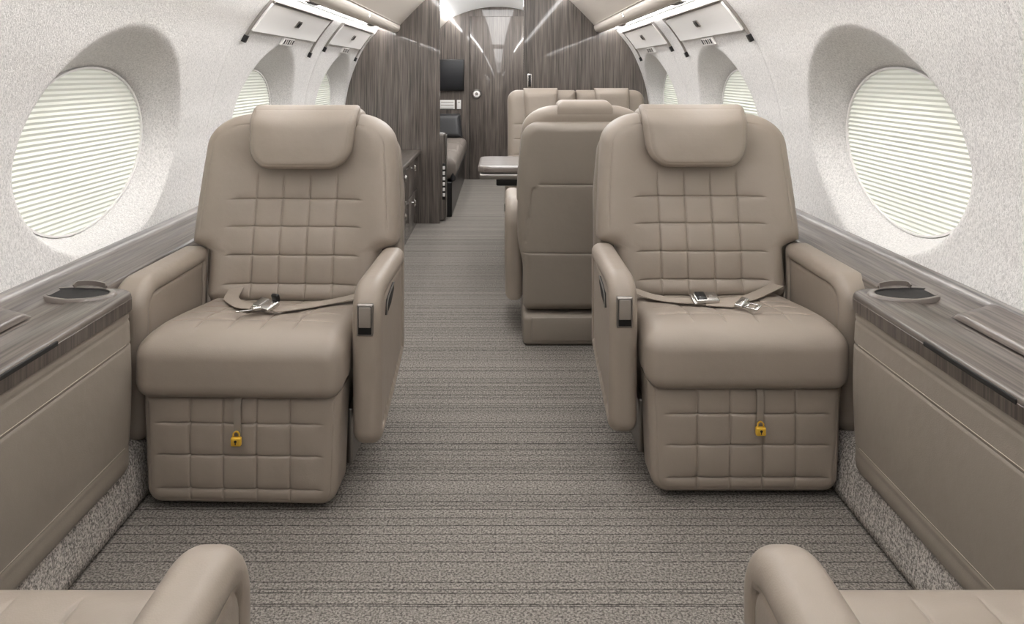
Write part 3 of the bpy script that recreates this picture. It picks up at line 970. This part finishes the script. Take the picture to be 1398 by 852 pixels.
def belts(rt, kind):
    """two lap straps lying loose on the cushion"""
    if kind == 'a':
        A = [(-.165, .125, .03), (-.165, .085, .010), (-.152, .03, .003), (-.115, -.03, .004), (-.070, -.090, .006), (-.022, -.128, .009)]
        sA = [(1, 0, 0), (1, 0, 0), (1, .2, 0), (.9, .45, 0), (.5, .8, 0), (.4, .85, 0)]
        Bp = [(.262, .065, .012), (.20, .03, .004), (.116, -.055, .004), (.07, -.13, .006), (.035, -.165, .008)]
        sB = [(-.4, .9, .1), (-.6, .8, 0), (-.65, .7, 0), (-.75, .6, 0), (-.7, .7, 0)]
        bx, by, ba = .014, -.145, math.radians(-32)
        tx, ty, ta = .000, -.185, math.radians(-155)
    else:
        A = [(-.262, .02, .018), (-.20, -.015, .004), (-.160, -.07, .004), (-.11, -.105, .006), (-.07, -.118, .010)]
        sA = [(.3, .9, 0), (.6, .8, 0), (.6, .8, 0), (.2, 1, 0), (0, 1, 0)]
        Bp = [(.225, .085, .012), (.15, .02, .006), (.07, -.065, .005), (-.01, -.105, .006), (-.045, -.120, .006)]
        sB = [(-.5, .85, 0), (-.65, .75, 0), (-.6, .8, 0), (-.4, .9, 0), (-.3, .95, 0)]
        bx, by, ba = -.055, -.120, math.radians(4)
        tx, ty, ta = .028, -.182, math.radians(-48)
    st = []
    straps = [('belt_strap', A, sA), ('belt_strap', Bp, sB)]
    if kind != 'a': straps.append(('belt_strap', [(-.055, -.135, .004), (-.02, -.150, .004), (.012, -.172, .006)], [(.3, .95, 0), (.4, .9, 0), (.5, .85, 0)]))
    for nm, P, S in straps:
        b = MB(); b.ribbon([(x, y, zc(x, y)+h) for x, y, h in P], .042, .0022, S)
        st.append(b.build(nm, M['belt'], rt, True))
    def place(b, x, y, h, a, pitch=.30):
        ca, sa = math.cos(a), math.sin(a); cp, sp = math.cos(pitch), math.sin(pitch)
        b.V = [(vx, vy*cp-vz*sp, vy*sp+vz*cp+.004) for vx, vy, vz in b.V]
        b.V = [(x+vx*ca-vy*sa, y+vx*sa+vy*ca, zc(x, y)+h+vz) for vx, vy, vz in b.V]; return b
    b = MB(); b.rbox(-.034, .034, -.022, .022, .004, .019, .006, 4); b.rbox(-.040, -.028, -.024, .024, .002, .012, .004, 2)
    place(b, bx, by, .003, ba); bu = b.build('buckle', M['chrome'], rt, True)
    b = MB(); b.rbox(-.030, -.002, -.017, .017, .0185, .0215, .0015, 2); place(b, bx, by, .003, ba)
    b.build('buckle_flap', M['black'] if kind != 'a' else M['steel'], bu, True)
    if kind == 'a':
        b = MB(); b.rbox(.004, .030, .018, .030, .012, .034, .005, 3); place(b, bx, by, .003, ba); b.build('buckle_release', M['black'], bu, True)
    # tongue plate with a slot
    b = MB()
    b.rbox(-.012, .012, -.022, .022, .003, .013, .004, 3)
    b.rbox(.010, .046, -.014, -.008, .004, .007, .001, 1); b.rbox(.010, .046, .008, .014, .004, .007, .001, 1)
    b.rbox(.040, .052, -.014, .014, .004, .007, .001, 1); b.rbox(.010, .022, -.014, .014, .004, .007, .001, 1)
    place(b, tx, ty, .003, ta); b.build('tongue_plate', M['chrome'], rt, True)

s1 = seat('cabin_seat', inboard=1, hx=.018); s1.location = (-.622, 2.128, 0); s1.rotation_euler = (0, 0, -.028)
tag(s1, 'taupe leather club seat with quilted back standing left of the aisle, facing the viewer', 'seat', 'taupe leather club seats')
s2 = seat('cabin_seat', inboard=-1, hx=-.008); s2.location = (.652, 2.180, 0)
tag(s2, 'taupe leather club seat with quilted back standing right of the aisle, facing the viewer', 'seat', 'taupe leather club seats')
s3 = copy_tree(s2); s3.location = (-.622, .633, 0); s3.rotation_euler = (0, 0, PI)
tag(s3, 'cropped club seat in the lower left corner, only armrest and cushion edge showing', 'seat', 'taupe leather club seats')
s4 = copy_tree(s1); s4.location = (.652, .633, 0); s4.rotation_euler = (0, 0, PI)
tag(s4, 'cropped club seat in the lower right corner, only armrest and cushion edge showing', 'seat', 'taupe leather club seats')
belts(s1, 'a'); belts(s2, 'b')
s5 = seat('cabin_seat', W=.272, HR=.113, CW=.238, inboard=1, quilt=False, strap=False, hz=-.004)
s5.location = (.362, 3.255, 0); s5.rotation_euler = (0, 0, PI)
tag(s5, 'taupe leather seat with its plain back turned to the viewer behind the right club seat', 'seat')

# ---- double seat in front of the right partition
def double_seat():
    rt = empty('double_seat', (.535, 4.72, 0))
    tag(rt, 'taupe leather double seat with two headrests against the right wood partition', 'seat')
    for cx, a, b_ in ((-.228, -.235, .2275), (.228, -.2275, .235)):
        zb, zt = .40, .985
        def mk(lo, hi):
            def l(z):
                R = .07 if lo == -.235 else .015
                q = np.clip((z-(zt-R))/R, 0, 1); return cx+lo+.0+R*(1-np.sqrt(1-q*q*.999))
            def r(z):
                R = .07 if hi == .235 else .015
                q = np.clip((z-(zt-R))/R, 0, 1); return cx+hi-R*(1-np.sqrt(1-q*q*.999))
            return l, r
        l, r = mk(a, b_)
        def fr(x, z, d):
            k = 0*x
            for v in (-.11, 0, .11): k = k+crease(x-cx-v, .006, .006)*span(z, .3, .78)
            for h in (.46, .56, .66, .76): k = k+crease(z-h, .006, .006)*span(x, cx-.19, cx+.19)
            return k
        V, F = slab(l, r, zb, zt, .15, .05, fr, None, (.46, .56, .66, .76), (cx-.11, cx, cx+.11))
        build_slab('backrest', (V, F), lambda V: np.stack([V[:, 0], .19+V[:, 2]+(V[:, 1]-.42)*.17, V[:, 1]], 1), M['leather'], rt)
        V, F = slab(lambda z: cx-.105-.010*(z-.8)/.19, lambda z: cx+.105+.010*(z-.8)/.19, .80, .995, .09, .03, None, None, h=.02)
        build_slab('headrest', (V, F), lambda V: np.stack([V[:, 0]-(.012 if cx < 0 else -.012), .115+V[:, 2]+(V[:, 1]-.42)*.17+.04*ss(.95, 1.0, V[:, 1]), V[:, 1]+.004], 1), M['leather'], rt)
        V, F = slab(lambda y: cx-(.175 if cx < 0 else .225)+0*y, lambda y: cx+.225+0*y, -.30, .12, .15, .06, None, None, h=.02)
        build_slab('seat_cushion', (V, F), lambda V: np.stack([V[:, 0], V[:, 1], .37+V[:, 2]], 1), M['leather'], rt)
    b = MB(); b.rbox(-.38, .44, -.20, .26, 0, .28, .02, 3); b.build('pedestal', M['leather_in'], rt, True)
    for xx in (-.515,):
        V, F = slab(lambda z: -.27+.08*np.clip((z-.50)/.06, 0, 1)**2, lambda z: .12+0*z, .18, .555, .075, .03, None, None, h=.02)
        build_slab('armrest', (V, F), lambda V: np.stack([-.445+V[:, 2], V[:, 0], V[:, 1]], 1), M['leather'], rt)
    return rt
double_seat()

# ---- conference table between the middle seat and the double seat
rt = empty('conference_table', (.50, 4.02, 0)); tag(rt, 'glossy veneered table edge sticking out between the middle seat and the double seat', 'table')
def planT(z, o_):
    return z
V, F = slab(lambda u: -.235+0.*u+.06*(1-np.sqrt(np.clip(1-np.clip((-.595+.06-u)/.06, 0, 1)**2*.999, 0, 1))),
            lambda u: .235-0.*u-.06*(1-np.sqrt(np.clip(1-np.clip((-.595+.06-u)/.06, 0, 1)**2*.999, 0, 1))), -.595, .585, .038, .012, None, None, h=.02)
build_slab('table_top', (V, F), lambda V: np.stack([V[:, 1], V[:, 0], .600-V[:, 2]], 1), M['wood_x'], rt)
b = MB(); b.rbox(-.588, .57, -.228, .228, .548, .580, .010, 3); b.build('edge_band', M['steel'], rt, True)
b = MB(); b.rbox(-.50, .56, -.19, .19, .510, .548, .008, 3); b.build('under_tray', M['black'], rt, True)
b = MB(); b.rbox(.30, .40, -.10, .10, .0, .52, .012, 3); b.build('table_leg', M['steel'], rt, True)

# ---- credenza on the left in front of the partition
rt = empty('galley_cabinet', (-.78, 4.4, 0)); tag(rt, 'dark wood credenza with round metal knobs beside the left partition', 'cabinet')
ox, oy = .78, -4.4
b = MB(); b.rbox(-.985+ox, -.585+ox, 3.35+oy, 5.34+oy, .0, .512, .006, 2); b.build('body', M['wood_v'], rt, True)
b = MB(); b.rbox(-.982+ox, -.555+ox, 3.32+oy, 5.345+oy, .513, .542, .010, 4); b.build('counter_top', M['wood_y'], rt, True)
for i, ya in enumerate((3.37, 3.86, 4.35, 4.84)):
    for z0, z1 in ((.275, .50), (.04, .265)):
        b = MB(); b.rbox(-.588+ox, -.578+ox, ya+oy, ya+.48+oy, z0, z1, .003, 2); dr = b.build('drawer', M['wood_v'], rt, True)
        b = MB(); yk = ya+.13; zk = z1-.045
        b.tube((-.578+ox, yk+oy, zk), (-.560+ox, yk+oy, zk), .008, 16); b.tube((-.562+ox, yk+oy, zk), (-.548+ox, yk+oy, zk), .024, 24, .018)
        b.build('knob', M['chrome'], dr, True)
b = MB(); b.rbox(-.577+ox, -.570+ox, 4.345-.004+oy, 4.345+.004+oy, .03, .50, .002, 1); b.build('metal_edge', M['steel'], rt)

# ---- far compartment: divan on the left, end unit with switches, screen, small panels
rt = empty('divan', (-.60, 6.5, 0)); tag(rt, 'brown and charcoal divan along the left side of the far compartment', 'sofa')
def dv(name, x0, x1, y0, y1, z0, z1, mat, r):
    b = MB(); b.rbox(x0+.60, x1+.60, y0-6.5, y1-6.5, z0, z1, r, 5); return b.build(name, mat, rt, True)
dv('base', -.90, -.345, 5.60, 7.55, .0, .27, M['black'], .01)
for k in range(3):
    ya = 5.60+k*.61
    V, F = slab(lambda u: ya-6.5+0*u, lambda u: ya+.60-6.5+0*u, -.87+.6, -.315+.6, .17, .06, None, None, h=.02)
    build_slab('seat_cushion', (V, F), lambda V: np.stack([V[:, 1], V[:, 0], .365-V[:, 2]+.02*0], 1), M['brown_cloth'], rt)
dv('front_skirt', -.36, -.318, 5.60, 7.42, .27, .36, M['leather_black'], .02)
dv('back_cushion', -.985, -.84, 5.60, 7.50, .42, .80, M['brown_cloth'], .05)
V, F = slab(lambda z: -.25+0*z, lambda z: .245-.03*(z-.45)/.25, .45, .685, .16, .05, None, None, h=.02)
build_slab('bolster', (V, F), lambda V: np.stack([V[:, 0]+.0, .90+V[:, 2]+(V[:, 1]-.45)*.3, V[:, 1]], 1), M['leather_black'], rt)
eu = empty('divan_end_unit', (-.62, 5.50, 0)); tag(eu, 'dark wood end unit with a column of pale switches just beyond the left partition', 'cabinet')
b = MB(); b.rbox(-.27, .235, -.06, .06, 0, .655, .02, 4); b.build('body', M['wood_v'], eu, True)
b = MB(); b.rbox(.213, .2365, -.064, -.058, .16, .43, .004, 2); sp = b.build('switch_plate', M['black'], eu, True)
for k in range(6):
    b = MB(); z = .385-k*.040; b.rbox(.2165, .2335, -.0675, -.0635, z, z+.026, .002, 2); b.build('switch', M['white_plastic'], sp, True)
b = MB(); b.rbox(.236, .241, -.05, .05, .02, .64, .003, 1); b.build('metal_edge', M['steel'], eu, True)

tv = empty('wall_screen', (-.55, YE-.02, 1.08)); tag(tv, 'black flat television screen on the far wood wall', 'screen')
b = MB(); b.rbox(-.21, .203, -.02, .018, -.163, .163, .008, 3); b.build('bezel', M['black'], tv, True)
b = MB(); b.rbox(-.185, .183, -.0215, -.0195, -.140, .140, .001, 1); b.build('display', M['screen'], tv, True)
def plate(nm, x0, x1, z0, z1, lab, cat, rows):
    t = empty(nm, ((x0+x1)/2, YE-.002, (z0+z1)/2)); tag(t, lab, cat)
    w, h = (x1-x0)/2, (z1-z0)/2
    b = MB(); b.rbox(-w, w, -.008, .004, -h, h, .003, 2); b.build('plate', M['white_plastic'], t, True)
    if rows:
        for k in range(rows):
            b = MB(); z = h-.018-k*(2*h/rows); b.rbox(-w+.01, w-.01, -.0095, -.0075, z-.006, z, .0008, 1); b.build('button_row', M['grey'], t)
plate('control_panel', -.60, -.448, .728, .822, 'white control panel on the far wood wall below the screen', 'control panel', 3)
plate('wall_switch', -.424, -.382, .728, .822, 'narrow pale switch beside the white control panel on the far wall', 'switch', 1)

hp = empty('door_pull', (.238, YP-.001, 1.045)); tag(hp, 'small oblong flush metal pull on the edge of the right wood partition', 'handle')
b = MB(); b.rbox(-.017, .017, -.005, .003, -.052, .052, .012, 5); b.build('pull_rim', M['chrome'], hp, True)
b = MB(); b.rbox(-.010, .010, -.0062, -.004, -.043, .043, .006, 4); b.build('pull_recess', M['black'], hp, True)

# ================================================================ sky and added fill lights under the ceiling
DL = [-2.0, -1.0, 0.0, 1.0, 2.0, 3.0, 4.1, 6.5]
for i, y in enumerate(DL):
    if y > 0.5: continue
w = bpy.data.worlds.new('sky'); bpy.context.scene.world = w; w.use_nodes = True
bg = w.node_tree.nodes['Background']
sk = w.node_tree.nodes.new('ShaderNodeTexSky'); sk.sky_type = 'NISHITA'; sk.sun_disc = False; sk.sun_elevation = math.radians(40)
w.node_tree.links.new(sk.outputs[0], bg.inputs[0]); bg.inputs[1].default_value = .1

def area(name, loc, rot, sx, sy, power, col=(1, .995, .985)):
    l = bpy.data.lights.new(name, 'AREA'); l.shape = 'RECTANGLE'; l.size = sx; l.size_y = sy; l.energy = power; l.color = col
    o = bpy.data.objects.new(name, l); C.objects.link(o); o.location = loc; o.rotation_euler = rot; return o
# fill lights added under the headliner to brighten seats, partitions and far compartment
area('fill_light', (0, .2, 1.775), (0, 0, 0), .34, 5.0, 17)
area('fill_light', (0, 3.9, 1.775), (0, 0, 0), .34, 2.4, 20)
area('fill_light', (0, 6.5, 1.775), (0, 0, 0), .34, 1.8, 16)

# ================================================================ camera
cam = bpy.data.cameras.new('camera'); co = bpy.data.objects.new('camera', cam); C.objects.link(co)
co.location = (CAMX, 0, 1.1); co.rotation_euler = (PI/2, 0, 0)
cam.sensor_width = 36; cam.sensor_fit = 'HORIZONTAL'; cam.lens = 1000/1398*36
cam.shift_x = 17/1398; cam.shift_y = -326/1398; cam.clip_start = .02
S = bpy.context.scene; S.camera = co
S.view_settings.view_transform = 'Standard'; S.view_settings.look = 'None'
S.view_settings.gamma = 1; S.view_settings.exposure = 0; S.view_settings.use_curve_mapping = False
